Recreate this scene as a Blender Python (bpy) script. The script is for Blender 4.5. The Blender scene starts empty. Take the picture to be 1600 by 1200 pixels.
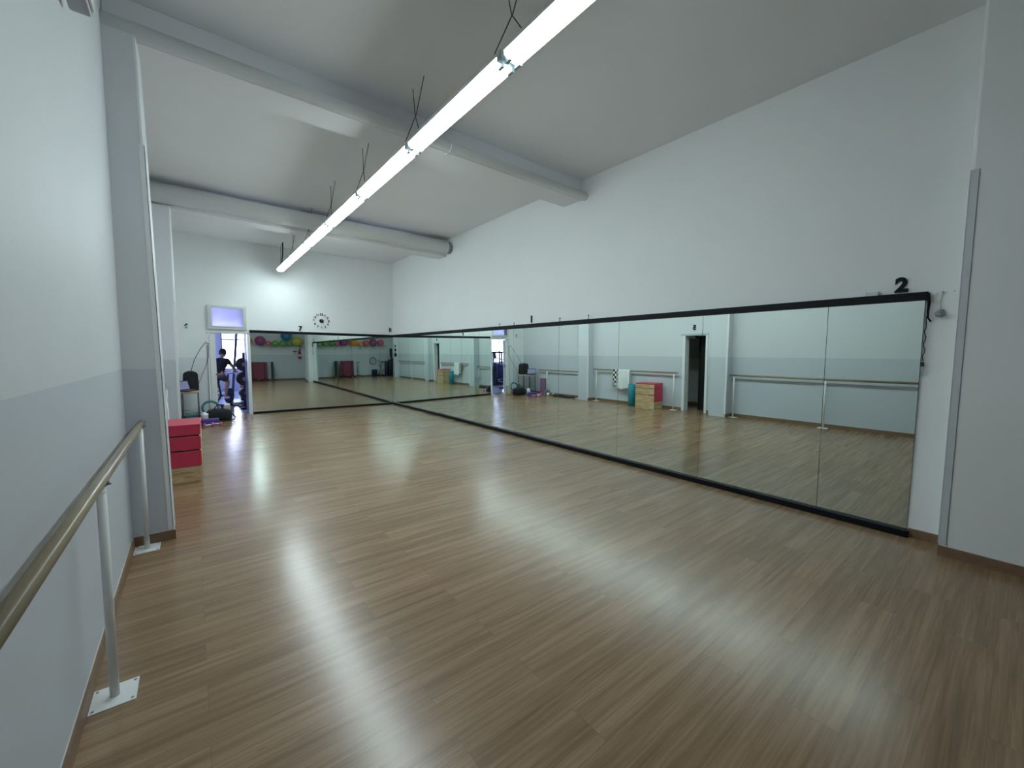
import bpy, bmesh, math, random
from mathutils import Vector, Matrix, Euler
random.seed(7)
PI = math.pi
SC = bpy.context.scene
COL = SC.collection
R = math.radians

# ------------------------------------------------------------------ camera, world, exposure
F_PX = 632.45
cam_d = bpy.data.cameras.new('camera')
cam_d.sensor_fit = 'HORIZONTAL'; cam_d.sensor_width = 36.0
cam_d.lens = 36.0 * F_PX / 1600.0
cam_d.clip_start = 0.02; cam_d.clip_end = 200
cam = bpy.data.objects.new('camera', cam_d); COL.objects.link(cam)
def cam_matrix(yaw, pitch, roll, loc):
    y, p, r = R(yaw), R(pitch), R(roll)
    fw = Vector((math.sin(y)*math.cos(p), math.cos(y)*math.cos(p), -math.sin(p)))
    rt = Vector((math.cos(y), -math.sin(y), 0)); up = rt.cross(fw)
    rt2 = rt*math.cos(r) + up*math.sin(r); up2 = -rt*math.sin(r) + up*math.cos(r)
    m = Matrix((rt2, up2, -fw)).transposed().to_4x4(); m.translation = loc
    return m
cam.matrix_world = cam_matrix(38.36, 4.232, 0.463, Vector((0, 0, 1.514)))
SC.camera = cam

SC.view_settings.view_transform = 'Standard'
SC.view_settings.look = 'None'
SC.view_settings.gamma = 1.0
SC.view_settings.use_curve_mapping = False
SC.view_settings.exposure = 1.30

world = bpy.data.worlds.new('sky'); SC.world = world
world.use_nodes = True
wn = world.node_tree.nodes; wl = world.node_tree.links
wn['Background'].inputs['Color'].default_value = (0.62, 0.71, 1.0, 1)
wn['Background'].inputs['Strength'].default_value = 6.5

SC.cycles.max_bounces = 12
SC.cycles.diffuse_bounces = 5
SC.cycles.glossy_bounces = 8
SC.cycles.sample_clamp_indirect = 6.0

TUBE_STRENGTH = 14.5

# window portals: the daylight of the gym's windows, sampled where it comes in
def portal(x, y, z, sx, sz):
    l = bpy.data.lights.new('window_portal', 'AREA'); l.shape = 'RECTANGLE'; l.size = sx; l.size_y = sz
    l.cycles.is_portal = True
    o = bpy.data.objects.new('window_portal', l); COL.objects.link(o)
    o.location = (x, y, z); o.rotation_euler = (R(-90), 0, 0)
for k in range(3):
    portal((-4.75, -1.05, 1.875)[k], 18.98, 1.635, (3.5, 3.3, 1.95)[k], 1.63)

# ------------------------------------------------------------------ materials
def new_mat(name):
    m = bpy.data.materials.new(name); m.use_nodes = True
    return m, m.node_tree.nodes, m.node_tree.links, m.node_tree.nodes['Principled BSDF']
def mat(name, col, rough=0.5, metal=0.0, spec=0.5, noise=0.0, nscale=20.0, bump=0.0, trans=0.0, coat=0.0):
    m, n, l, b = new_mat(name)
    b.inputs['Base Color'].default_value = (*col, 1)
    b.inputs['Roughness'].default_value = rough
    b.inputs['Metallic'].default_value = metal
    b.inputs['Specular IOR Level'].default_value = spec
    b.inputs['Transmission Weight'].default_value = trans
    b.inputs['Coat Weight'].default_value = coat
    if noise > 0 or bump > 0:
        tc = n.new('ShaderNodeTexCoord'); nz = n.new('ShaderNodeTexNoise')
        nz.inputs['Scale'].default_value = nscale; nz.inputs['Detail'].default_value = 5
        l.new(tc.outputs['Object'], nz.inputs['Vector'])
        if noise > 0:
            mx = n.new('ShaderNodeMix'); mx.data_type = 'RGBA'
            mx.inputs[6].default_value = (*[c*(1-noise) for c in col], 1)
            mx.inputs[7].default_value = (*[min(1, c*(1+noise)) for c in col], 1)
            l.new(nz.outputs['Fac'], mx.inputs[0]); l.new(mx.outputs[2], b.inputs['Base Color'])
        if bump > 0:
            bp = n.new('ShaderNodeBump'); bp.inputs['Strength'].default_value = bump; bp.inputs['Distance'].default_value = 0.01
            l.new(nz.outputs['Fac'], bp.inputs['Height']); l.new(bp.outputs['Normal'], b.inputs['Normal'])
    return m

def wall_paint(name, upper, lower=None, split=1.376):
    """matt emulsion, painted in another colour below a line at height `split`"""
    m, n, l, b = new_mat(name)
    geo = n.new('ShaderNodeNewGeometry'); nz = n.new('ShaderNodeTexNoise')
    nz.inputs['Scale'].default_value = 1.3; nz.inputs['Detail'].default_value = 6
    l.new(geo.outputs['Position'], nz.inputs['Vector'])
    fine = n.new('ShaderNodeTexNoise'); fine.inputs['Scale'].default_value = 60; fine.inputs['Detail'].default_value = 3
    l.new(geo.outputs['Position'], fine.inputs['Vector'])
    def var(c):
        mx = n.new('ShaderNodeMix'); mx.data_type = 'RGBA'
        mx.inputs[6].default_value = (*[v*0.965 for v in c], 1); mx.inputs[7].default_value = (*[min(1, v*1.03) for v in c], 1)
        l.new(nz.outputs['Fac'], mx.inputs[0]); return mx.outputs[2]
    col = var(upper)
    if lower:
        sep = n.new('ShaderNodeSeparateXYZ'); l.new(geo.outputs['Position'], sep.inputs[0])
        gt = n.new('ShaderNodeMath'); gt.operation = 'GREATER_THAN'; gt.inputs[1].default_value = split
        l.new(sep.outputs['Z'], gt.inputs[0])
        mx = n.new('ShaderNodeMix'); mx.data_type = 'RGBA'
        l.new(gt.outputs[0], mx.inputs[0]); l.new(var(lower), mx.inputs[6]); l.new(col, mx.inputs[7]); col = mx.outputs[2]
    l.new(col, b.inputs['Base Color'])
    b.inputs['Roughness'].default_value = 0.6 if not lower else 0.5
    b.inputs['Specular IOR Level'].default_value = 0.3
    bp = n.new('ShaderNodeBump'); bp.inputs['Strength'].default_value = 0.12; bp.inputs['Distance'].default_value = 0.004
    l.new(fine.outputs['Fac'], bp.inputs['Height']); l.new(bp.outputs['Normal'], b.inputs['Normal'])
    return m

def floor_wood():
    m, n, l, b = new_mat('oak_laminate')
    geo = n.new('ShaderNodeNewGeometry')
    br = n.new('ShaderNodeTexBrick')
    br.offset = 0.37; br.offset_frequency = 2; br.squash = 1.0
    br.inputs['Scale'].default_value = 1.0
    br.inputs['Brick Width'].default_value = 1.22; br.inputs['Row Height'].default_value = 0.185
    br.inputs['Mortar Size'].default_value = 0.0009; br.inputs['Mortar Smooth'].default_value = 0.3
    br.inputs['Color1'].default_value = (0, 0, 0, 1); br.inputs['Color2'].default_value = (1, 1, 1, 1)
    br.inputs['Mortar'].default_value = (0.5, 0.5, 0.5, 1)
    l.new(geo.outputs['Position'], br.inputs['Vector'])
    # long grain, shifted per plank
    sep = n.new('ShaderNodeSeparateColor'); l.new(br.outputs['Color'], sep.inputs[0])
    mul = n.new('ShaderNodeMath'); mul.operation = 'MULTIPLY'; mul.inputs[1].default_value = 13.7
    l.new(sep.outputs[0], mul.inputs[0])
    cmb = n.new('ShaderNodeCombineXYZ'); l.new(mul.outputs[0], cmb.inputs['Z']); l.new(mul.outputs[0], cmb.inputs['X'])
    add = n.new('ShaderNodeVectorMath'); add.operation = 'ADD'
    l.new(geo.outputs['Position'], add.inputs[0]); l.new(cmb.outputs[0], add.inputs[1])
    def grain(sx, sy, det, rough=0.6):
        mp = n.new('ShaderNodeMapping'); mp.inputs['Scale'].default_value = (sx, sy, 1.0)
        l.new(add.outputs[0], mp.inputs['Vector'])
        g = n.new('ShaderNodeTexNoise'); g.inputs['Scale'].default_value = 1.0; g.inputs['Detail'].default_value = det
        g.inputs['Roughness'].default_value = rough; g.inputs['Distortion'].default_value = 0.25
        l.new(mp.outputs[0], g.inputs['Vector']); return g
    g1 = grain(0.9, 21.0, 6); g2 = grain(3.0, 90.0, 4); g3 = grain(7.0, 48.0, 2)
    ramp = n.new('ShaderNodeValToRGB'); e = ramp.color_ramp.elements
    e[0].position = 0.30; e[0].color = (0.160, 0.095, 0.050, 1)
    e[1].position = 0.70; e[1].color = (0.39, 0.258, 0.150, 1)
    mid = e.new(0.5); mid.color = (0.268, 0.168, 0.094, 1)
    mixg = n.new('ShaderNodeMix'); mixg.data_type = 'FLOAT'; mixg.inputs[0].default_value = 0.35
    l.new(g1.outputs['Fac'], mixg.inputs[2]); l.new(g2.outputs['Fac'], mixg.inputs[3])
    l.new(mixg.outputs[0], ramp.inputs[0])
    # plank to plank tone
    tone = n.new('ShaderNodeMapRange'); tone.inputs['To Min'].default_value = 0.91; tone.inputs['To Max'].default_value = 1.09
    l.new(sep.outputs[0], tone.inputs[0])
    hsv = n.new('ShaderNodeHueSaturation'); l.new(ramp.outputs[0], hsv.inputs['Color']); l.new(tone.outputs[0], hsv.inputs['Value'])
    # dark knots and checks along the grain
    kr = n.new('ShaderNodeMapRange'); kr.inputs['From Min'].default_value = 0.70; kr.inputs['From Max'].default_value = 0.84
    kr.inputs['To Min'].default_value = 0; kr.inputs['To Max'].default_value = 0.6
    l.new(g3.outputs['Fac'], kr.inputs[0])
    kn = n.new('ShaderNodeMix'); kn.data_type = 'RGBA'; kn.inputs[7].default_value = (0.07, 0.038, 0.02, 1)
    l.new(kr.outputs[0], kn.inputs[0]); l.new(hsv.outputs[0], kn.inputs[6])
    # joints
    jn = n.new('ShaderNodeMix'); jn.data_type = 'RGBA'; jn.inputs[7].default_value = (0.09, 0.055, 0.035, 1)
    jm = n.new('ShaderNodeMath'); jm.operation = 'MULTIPLY'; jm.inputs[1].default_value = 0.55
    l.new(br.outputs['Fac'], jm.inputs[0]); l.new(jm.outputs[0], jn.inputs[0]); l.new(kn.outputs[2], jn.inputs[6])
    l.new(jn.outputs[2], b.inputs['Base Color'])
    rr = n.new('ShaderNodeMapRange'); rr.inputs['To Min'].default_value = 0.20; rr.inputs['To Max'].default_value = 0.27
    l.new(g1.outputs['Fac'], rr.inputs[0]); l.new(rr.outputs[0], b.inputs['Roughness'])
    b.inputs['Specular IOR Level'].default_value = 0.55
    return m

def plywood():
    m, n, l, b = new_mat('plywood')
    tc = n.new('ShaderNodeTexCoord'); mp = n.new('ShaderNodeMapping'); mp.inputs['Scale'].default_value = (3, 3, 22)
    mp.inputs['Rotation'].default_value = (0.25, 0.3, 0)
    l.new(tc.outputs['Object'], mp.inputs[0])
    nz = n.new('ShaderNodeTexNoise'); nz.inputs['Scale'].default_value = 1.5; nz.inputs['Detail'].default_value = 4; nz.inputs['Distortion'].default_value = 0.8
    l.new(mp.outputs[0], nz.inputs['Vector'])
    rp = n.new('ShaderNodeValToRGB'); e = rp.color_ramp.elements
    e[0].position = 0.35; e[0].color = (0.42, 0.27, 0.14, 1); e[1].position = 0.65; e[1].color = (0.68, 0.50, 0.30, 1)
    l.new(nz.outputs['Fac'], rp.inputs[0]); l.new(rp.outputs[0], b.inputs['Base Color']); b.inputs['Roughness'].default_value = 0.55
    return m

def checker_cloth():
    m, n, l, b = new_mat('checked_cloth')
    tc = n.new('ShaderNodeTexCoord'); ck = n.new('ShaderNodeTexChecker'); ck.inputs['Scale'].default_value = 15
    ck.inputs['Color1'].default_value = (0.75, 0.75, 0.75, 1); ck.inputs['Color2'].default_value = (0.02, 0.02, 0.03, 1)
    mp = n.new('ShaderNodeMapping'); mp.inputs['Location'].default_value = (0.013, 0.011, 0.007)
    l.new(tc.outputs['Object'], mp.inputs[0]); l.new(mp.outputs[0], ck.inputs['Vector']); l.new(ck.outputs[0], b.inputs['Base Color']); b.inputs['Roughness'].default_value = 0.9
    return m

def emit_mat(name, col, strength):
    m = bpy.data.materials.new(name); m.use_nodes = True; n = m.node_tree.nodes; l = m.node_tree.links
    n.clear(); e = n.new('ShaderNodeEmission'); e.inputs[0].default_value = (*col, 1); e.inputs[1].default_value = strength
    o = n.new('ShaderNodeOutputMaterial'); l.new(e.outputs[0], o.inputs[0]); return m

WHITE_UP = (0.80, 0.825, 0.83)
M = dict(
    wall=wall_paint('wall_paint_white', WHITE_UP),
    band=wall_paint('wall_paint_two_tone', (0.67, 0.685, 0.715), (0.56, 0.585, 0.64)),
    ceil=wall_paint('ceiling_paint', (0.80, 0.815, 0.835)),
    wood=floor_wood(),
    skirting=mat('skirting_wood', (0.21, 0.125, 0.075), 0.45, noise=0.25, nscale=30),
    caulk=mat('skirting_bead', (0.62, 0.60, 0.56), 0.5),
    mirror=mat('mirror_glass', (0.84, 0.955, 0.915), 0.0, 1.0),
    board=mat('mirror_backing', (0.05, 0.07, 0.065), 0.6),
    black=mat('black_trim', (0.004, 0.005, 0.008), 0.5, spec=0.2),
    blackm=mat('matt_black', (0.012, 0.012, 0.014), 0.65),
    blackf=mat('black_fabric', (0.018, 0.018, 0.022), 0.9, bump=0.5, nscale=120),
    white=mat('white_gloss_paint', (0.78, 0.79, 0.80), 0.35),
    whitem=mat('white_metal', (0.74, 0.75, 0.74), 0.35),
    greym=mat('grey_metal', (0.35, 0.35, 0.37), 0.35, 0.8),
    guard=mat('corner_guard', (0.58, 0.62, 0.66), 0.4), frame=mat('window_frame_paint', (0.60, 0.62, 0.60), 0.45),
    darkm=mat('dark_metal', (0.10, 0.09, 0.11), 0.45),
    chrome=mat('steel', (0.6, 0.6, 0.62), 0.2, 1.0),
    pine=mat('barre_wood', (0.29, 0.235, 0.155), 0.30, noise=0.18, nscale=9),
    seatw=mat('stool_wood', (0.60, 0.52, 0.36), 0.5, noise=0.1),
    ply=plywood(),
    red=mat('red_vinyl', (0.56, 0.035, 0.085), 0.42, bump=0.15, nscale=60),
    teal=mat('teal_foam', (0.01, 0.23, 0.31), 0.55),
    tealm=mat('teal_step', (0.05, 0.22, 0.25), 0.5),
    purple=mat('purple_foam', (0.10, 0.055, 0.30), 0.7),
    pink=mat('pink_foam', (0.52, 0.14, 0.28), 0.6),
    mauve=mat('mauve_mat', (0.26, 0.13, 0.25), 0.8),
    towel=mat('white_terry', (0.82, 0.83, 0.84), 0.95, bump=0.7, nscale=180),
    check=checker_cloth(),
    screen=mat('laptop_screen', (0.30, 0.28, 0.50), 0.15),
    cable=mat('cable', (0.03, 0.03, 0.035), 0.5),
    cablew=mat('cable_grey', (0.35, 0.36, 0.38), 0.5),
    fluff=mat('grey_fluff', (0.33, 0.35, 0.36), 1.0, noise=0.3, nscale=60),
    housing=mat('lamp_housing', (0.66, 0.68, 0.68), 0.4),
    glow=emit_mat('tube_light', (0.82, 0.985, 1.0), TUBE_STRENGTH),
    clip=mat('lamp_clip', (0.42, 0.50, 0.52), 0.4),
    pipe=mat('painted_pipe', (0.74, 0.76, 0.75), 0.5),
    zinc=mat('bare_zinc', (0.33, 0.34, 0.38), 0.3, 0.8),
    maroon=mat('maroon_board', (0.20, 0.025, 0.055), 0.5),
    magenta=mat('magenta_ball', (0.30, 0.07, 0.20), 0.35), blue=mat('blue_ball', (0.02, 0.17, 0.34), 0.3),
    yellow=mat('yellow_ball', (0.50, 0.50, 0.06), 0.35), green=mat('green_ball', (0.13, 0.36, 0.08), 0.35),
    orange=mat('orange_ball', (0.75, 0.26, 0.03), 0.35), rose=mat('rose_ball', (0.62, 0.14, 0.22), 0.35),
    ered=mat('extinguisher_red', (0.45, 0.02, 0.02), 0.3),
    navy=mat('navy_plastic', (0.015, 0.025, 0.07), 0.45),
    gymblue=mat('gym_partition', (0.09, 0.13, 0.23), 0.6), gymwall=wall_paint('gym_wall_paint', (0.62, 0.64, 0.76)),
    gymceil=mat('gym_ceiling_paint', (0.62, 0.62, 0.80), 0.7), gymfloor=mat('gym_floor_vinyl', (0.36, 0.40, 0.52), 0.16, noise=0.06),
    rubber=mat('rubber', (0.015, 0.016, 0.03), 0.5), iron=mat('cast_iron', (0.025, 0.028, 0.06), 0.45),
    skin=mat('skin', (0.45, 0.25, 0.19), 0.55), hair=mat('dark_hair', (0.03, 0.02, 0.018), 0.8),
    shirt=mat('black_shirt', (0.012, 0.016, 0.028), 0.9), shorts=mat('grey_shorts', (0.13, 0.11, 0.15), 0.9),
    card=mat('cardboard', (0.46, 0.35, 0.24), 0.8), beige=mat('beige_bag', (0.50, 0.44, 0.36), 0.8),
    frost=mat('frosted_glass', (0.34, 0.325, 0.46), 0.45, trans=1.0),
    glass=mat('window_glass', (1, 1, 1), 0.02, trans=1.0), ink=mat('sign_ink', (0.02, 0.02, 0.03), 0.7),
    paper=mat('sign_paper', (0.75, 0.76, 0.74), 0.7), plastic=mat('clear_plastic', (0.62, 0.64, 0.68), 0.2),
)

# ------------------------------------------------------------------ mesh helpers
class MB:
    def __init__(s): s.bm = bmesh.new()
    def _tag(s, verts, mi):
        fs = set()
        for v in verts:
            for f in v.link_faces: fs.add(f)
        for f in fs: f.material_index = mi
        return s
    def box(s, x0, x1, y0, y1, z0, z1, rot=None, mi=0, bev=0.0):
        c = Vector(((x0+x1)/2, (y0+y1)/2, (z0+z1)/2))
        m = Matrix.Translation(c) @ (rot.to_matrix().to_4x4() if rot else Matrix.Identity(4)) @ Matrix.Diagonal((abs(x1-x0), abs(y1-y0), abs(z1-z0), 1))
        r = bmesh.ops.create_cube(s.bm, size=1, matrix=m)
        vs = r['verts']
        if bev > 0:
            es = list({e for v in vs for e in v.link_edges})
            q = bmesh.ops.bevel(s.bm, geom=es, offset=bev, segments=3, profile=0.5, affect='EDGES')
            for f in q['faces']: f.material_index = mi; f.smooth = True
            vs = [v for f in q['faces'] for v in f.verts]
        return s._tag(vs, mi)
    def cyl(s, p0, p1, r0, r1=None, seg=20, mi=0, cap=True):
        p0, p1 = Vector(p0), Vector(p1); r1 = r0 if r1 is None else r1
        d = p1-p0; q = Vector((0, 0, 1)).rotation_difference(d.normalized())
        m = Matrix.Translation((p0+p1)/2) @ q.to_matrix().to_4x4()
        r = bmesh.ops.create_cone(s.bm, cap_ends=cap, segments=seg, radius1=r0, radius2=r1, depth=d.length, matrix=m)
        s._tag(r['verts'], mi)
        for v in r['verts']:
            for f in v.link_faces:
                if len(f.verts) == 4: f.smooth = True
        return s
    def tube(s, pts, r, seg=8, mi=0, closed=False):
        pts = [Vector(p) for p in pts]; n = len(pts); rings = []; up = None
        for i, p in enumerate(pts):
            a = pts[(i-1) % n] if (closed or i > 0) else p
            b = pts[(i+1) % n] if (closed or i < n-1) else p
            t = (b-a).normalized()
            if up is None: up = Vector((0, 0, 1)) if abs(t.z) < 0.9 else Vector((1, 0, 0))
            side = t.cross(up).normalized(); up = side.cross(t).normalized()
            rr = r[i] if isinstance(r, (list, tuple)) else r
            rings.append([s.bm.verts.new(p + (side*math.cos(2*PI*k/seg)+up*math.sin(2*PI*k/seg))*rr) for k in range(seg)])
        m = n if closed else n-1
        for i in range(m):
            A, B = rings[i], rings[(i+1) % n]
            for k in range(seg):
                f = s.bm.faces.new((A[k], A[(k+1) % seg], B[(k+1) % seg], B[k])); f.smooth = True; f.material_index = mi
        if not closed:
            for rg in (rings[0], rings[-1]):
                f = s.bm.faces.new(rg); f.material_index = mi
        return s
    def sphere(s, c, r, sc=(1, 1, 1), mi=0, u=24, v=14):
        q = bmesh.ops.create_uvsphere(s.bm, u_segments=u, v_segments=v, radius=r, matrix=Matrix.Translation(c) @ Matrix.Diagonal((*sc, 1)))
        for w in q['verts']:
            for f in w.link_faces: f.smooth = True; f.material_index = mi
        return s
    def lathe(s, prof, c=(0, 0, 0), seg=28, mi=0):
        rings = []
        for (r, z) in prof:
            rings.append([s.bm.verts.new((c[0]+max(r, 1e-4)*math.cos(2*PI*k/seg), c[1]+max(r, 1e-4)*math.sin(2*PI*k/seg), c[2]+z)) for k in range(seg)])
        for A, B in zip(rings, rings[1:]):
            for k in range(seg):
                f = s.bm.faces.new((A[k], A[(k+1) % seg], B[(k+1) % seg], B[k])); f.smooth = True; f.material_index = mi
        for rg in (rings[0], rings[-1]):
            f = s.bm.faces.new(rg); f.material_index = mi
        return s
    def prism(s, pts, axis, a0, a1, mi=0):
        """polygon pts in the two other axes, extruded along axis from a0 to a1"""
        def P(u, v, w): return {'x': (w, u, v), 'y': (u, w, v), 'z': (u, v, w)}[axis]
        A = [s.bm.verts.new(P(u, v, a0)) for u, v in pts]; B = [s.bm.verts.new(P(u, v, a1)) for u, v in pts]
        n = len(pts)
        for i in range(n):
            f = s.bm.faces.new((A[i], A[(i+1) % n], B[(i+1) % n], B[i])); f.material_index = mi
        f = s.bm.faces.new(A); f.material_index = mi; f = s.bm.faces.new(B); f.material_index = mi
        return s
    def xform(s, m): s.bm.transform(m); return s
    def build(s, name, mats, parent=None, loc=None, rot=None, smooth_angle=None):
        bmesh.ops.recalc_face_normals(s.bm, faces=s.bm.faces[:])
        me = bpy.data.meshes.new(name); s.bm.to_mesh(me); s.bm.free()
        for k in (mats if isinstance(mats, (list, tuple)) else [mats]):
            me.materials.append(M[k] if isinstance(k, str) else k)
        o = bpy.data.objects.new(name, me); COL.objects.link(o)
        if parent: o.parent = parent
        if loc: o.location = loc
        if rot is not None: o.rotation_euler = rot
        return o

def tag(o, label=None, cat=None, group=None, kind=None):
    if label: o['label'] = label
    if cat: o['category'] = cat
    if group: o['group'] = group
    if kind: o['kind'] = kind
    return o
def empty(name, loc=(0, 0, 0), rz=0.0):
    o = bpy.data.objects.new(name, None); COL.objects.link(o); o.empty_display_size = 0.1
    o.location = loc; o.rotation_euler = (0, 0, rz); return o
def copy_tree(o, parent=None):
    c = o.copy(); COL.objects.link(c); c.parent = parent
    for ch in [k for k in bpy.data.objects if k.parent == o]: copy_tree(ch, c)
    return c
def struct(o): o['kind'] = 'structure'; return o

# ------------------------------------------------------------------ the room
XL, XR = -0.412, 4.705            # left and right wall faces
YB, YF = -1.95, 11.635            # back wall, far wall
H = 4.116
FA = R(-0.601)                    # the far wall runs a touch out of square
FM = Matrix.Translation((3.0, YF, 0)) @ Matrix.Rotation(FA, 4, 'Z')   # local: x-3, distance into the room = -y
def far(mb): return mb.xform(FM)
FY = lambda x: YF - math.tan(R(0.601))*(x-3.0)

struct(MB().box(-0.9, 5.0, YB-0.3, YF+0.35, -0.12, 0.0).build('floor', 'wood'))
struct(MB().box(-0.9, 5.0, YB-0.3, YF+0.35, H, H+0.15).build('ceiling', 'ceil'))
struct(MB().box(XR, XR+0.2, YB-0.3, YF+0.3, 0, H).build('wall_right', 'wall'))
struct(MB().box(XL-0.05, XR, YB-0.2, YB, 0, H).build('wall_back', 'band'))
# left wall with the doorway
DY0, DY1, DZ = 4.80, 5.33, 1.905
b = MB()
b.box(XL-0.18, XL, YB-0.2, DY0, 0, H); b.box(XL-0.18, XL, DY1, YF+0.25, 0, H); b.box(XL-0.18, XL, DY0, DY1, DZ, H)
struct(b.build('wall_left', 'band'))
# far wall: doorway to the gym and the little window above it
OX0, OX1, OZ = 0.33, 1.075, 1.955
WX0, WX1, WZ0, WZ1 = 0.40, 1.00, 2.10, 2.52
b = MB(); L = -3.0
b.box(-0.6+L, OX0+L, 0, 0.16, 0, H); b.box(OX1+L, XR+0.1+L, 0, 0.16, 0, H)
b.box(OX0+L, OX1+L, 0, 0.16, OZ, WZ0); b.box(OX0+L, OX1+L, 0, 0.16, WZ1, H)
b.box(OX0+L, WX0+L, 0, 0.16, WZ0, WZ1); b.box(WX1+L, OX1+L, 0, 0.16, WZ0, WZ1)
b = far(b)
struct(b.build('wall_far', 'farpaint' if 'farpaint' in M else 'wall'))
# the painted band on the short piece of far wall left of the door
struct(far(MB().box(XL+L, OX0-0.03+L, -0.0025, 0.0, 0.0, 1.376)).build('trim_1', wall_paint('band_paint', (0.70, 0.73, 0.765))))

# wall piers and the beams they carry
PX = -0.168
def rounded_pier(y0, y1, x0, x1, z1):
    r = 0.018
    m = MB()
    pts = [(x0, y0), (x1-r, y0), (x1-r*0.3, y0+r*0.3), (x1, y0+r), (x1, y1-r), (x1-r*0.3, y1-r*0.3), (x1-r, y1), (x0, y1)]
    return m.prism(pts, 'z', 0, z1)
m = rounded_pier(4.19, 4.587, XL, PX, 3.83)
for v in m.bm.verts:
    if v.co.z > 1 and v.co.x > -0.3: v.co.x -= 0.060      # the pier leans back towards the wall
struct(m.build('wall_pier_middle', 'band'))
struct(rounded_pier(8.30, 8.70, XL, PX, 3.74).build('wall_pier_far', 'band'))
struct(rounded_pier(0.06, 0.46, XL, PX, H).build('wall_pier_near', 'band'))
b = MB(); r = 0.018
b.prism([(XR, -0.35), (4.46, -0.35), (4.46, 0.325-r), (4.46+r*0.3, 0.325-r*0.3), (4.46+r, 0.325), (XR, 0.325)], 'z', 0, H)
struct(b.build('wall_pier_right', 'wall'))
struct(MB().box(XL, XR, 4.295, 4.66, 3.83, H, bev=0.006).build('trim_2', 'ceil'))
struct(MB().box(XL, XR, 8.43, 8.78, 3.74, H, bev=0.006).build('trim_3', 'ceil'))

# corner guards
g = MB(); g.box(4.4565, 4.4605, 0.285, 0.326, 0.085, 2.86); g.box(4.4565, 4.50, 0.3245, 0.3285, 0.085, 2.86)
g.box(4.4545, 4.4605, 0.2835, 0.2849, 0.085, 2.86, mi=1)
struct(g.build('trim_5', ['guard', 'board']))
g = MB(); g.box(PX-0.03, PX+0.003, 4.1865, 4.1905, 0.08, 3.05); g.box(PX-0.001, PX+0.003, 4.1865, 4.225, 0.08, 3.05)
for v in g.bm.verts: v.co.x -= 0.060*v.co.z/3.83
struct(g.build('trim_6', 'white'))
g = MB(); g.box(PX-0.03, PX+0.003, 8.2965, 8.3005, 0.08, 2.3); g.box(PX-0.001, PX+0.003, 8.2965, 8.33, 0.08, 2.3)
struct(g.build('trim_7', 'white'))

# skirting boards with the pale bead on top
def skirt(name, runs):
    m = MB()
    for (x0, x1, y0, y1) in runs:
        m.box(x0, x1, y0, y1, 0, 0.076)
    for (x0, x1, y0, y1) in runs:        # thin pale bead of filler where the board meets the wall
        if x1-x0 < 0.02:
            a = (x0, x0+0.004) if x0 < 2 else (x1-0.004, x1)
            m.box(a[0], a[1], y0, y1, 0.0755, 0.0775, mi=1)
        else: m.box(x0, x1, y1-0.004 if y0 > 0 else y0, y1 if y0 > 0 else y0+0.004, 0.0755, 0.0775, mi=1)
    return struct(m.build(name, ['skirting', 'caulk']))
T = 0.014
skirt('baseboard_left', [(XL, XL+T, YB, 0.06), (XL, XL+T, 0.46, 4.19), (XL, PX+T, 4.176, 4.19), (XL, XL+T, 4.587, 4.74),
                         (XL, XL+T, 5.40, 8.30), (XL, PX+T, 8.286, 8.30), (XL, XL+T, 8.70, FY(XL)), (XL, PX, 4.587, 4.60)])
skirt('baseboard_right', [(XR-T, XR, 0.325, 0.525), (4.46-T, 4.46, -0.35, 0.325), (XR-T, XR, YB, -0.35)])
skirt('baseboard_back', [(XL, XR, YB, YB+T)])
m = MB(); m.box(XL+L, OX0-0.06+L, -T, 0, 0, 0.075); far(m); struct(m.build('baseboard_far', 'skirting'))

# doorway in the left wall, with the dark room behind
m = MB()
m.box(XL-0.19, XL+0.012, DY0-0.05, DY0+0.006, 0, DZ-0.004); m.box(XL-0.19, XL+0.012, DY1-0.006, DY1+0.06, 0, DZ-0.004)
m.box(XL-0.19, XL+0.016, DY0-0.06, DY1+0.11, DZ-0.006, DZ+0.035, mi=1)
struct(m.build('door_1', ['white', 'clip']))
m = MB()
dark = wall_paint('store_room_paint', (0.55, 0.62, 0.62), (0.78, 0.82, 0.82), 1.30)
m.box(-1.75, -1.65, 3.6, 6.8, 0, 2.6); m.box(-1.75, XL-0.18, 3.5, 3.6, 0, 2.6); m.box(-1.75, XL-0.18, 6.8, 6.9, 0, 2.6)
m.box(-1.75, XL-0.18, 3.5, 6.9, 2.5, 2.6)
struct(m.build('wall_store_room', dark))
struct(MB().box(-1.75, -0.9, 3.5, 6.9, -0.1, 0.0).build('floor_store_room', 'wood'))
skirt('baseboard_store_room', [(-1.65, -1.636, 3.6, 6.8)])
m = MB(); m.box(-0.50, 0.0, 0.0, 0.035, 0.01, DZ-0.01)
struct(m.build('door_2', 'blackm', loc=(XL-0.20, DY0+0.03, 0), rot=(0, 0, R(-48))))
# small black box at the top of the doorway
o = MB().box(-0.95, -0.75, 5.05, 5.2, 1.80, 1.88, bev=0.01).build('exit_box', 'blackm')
tag(o, 'small black box high in the dark doorway beside the wooden boxes', 'box')
o.location = (0, 0, 0)
bpy.data.objects['exit_box'].location = (0.35, 0.02, 0.02)

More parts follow.
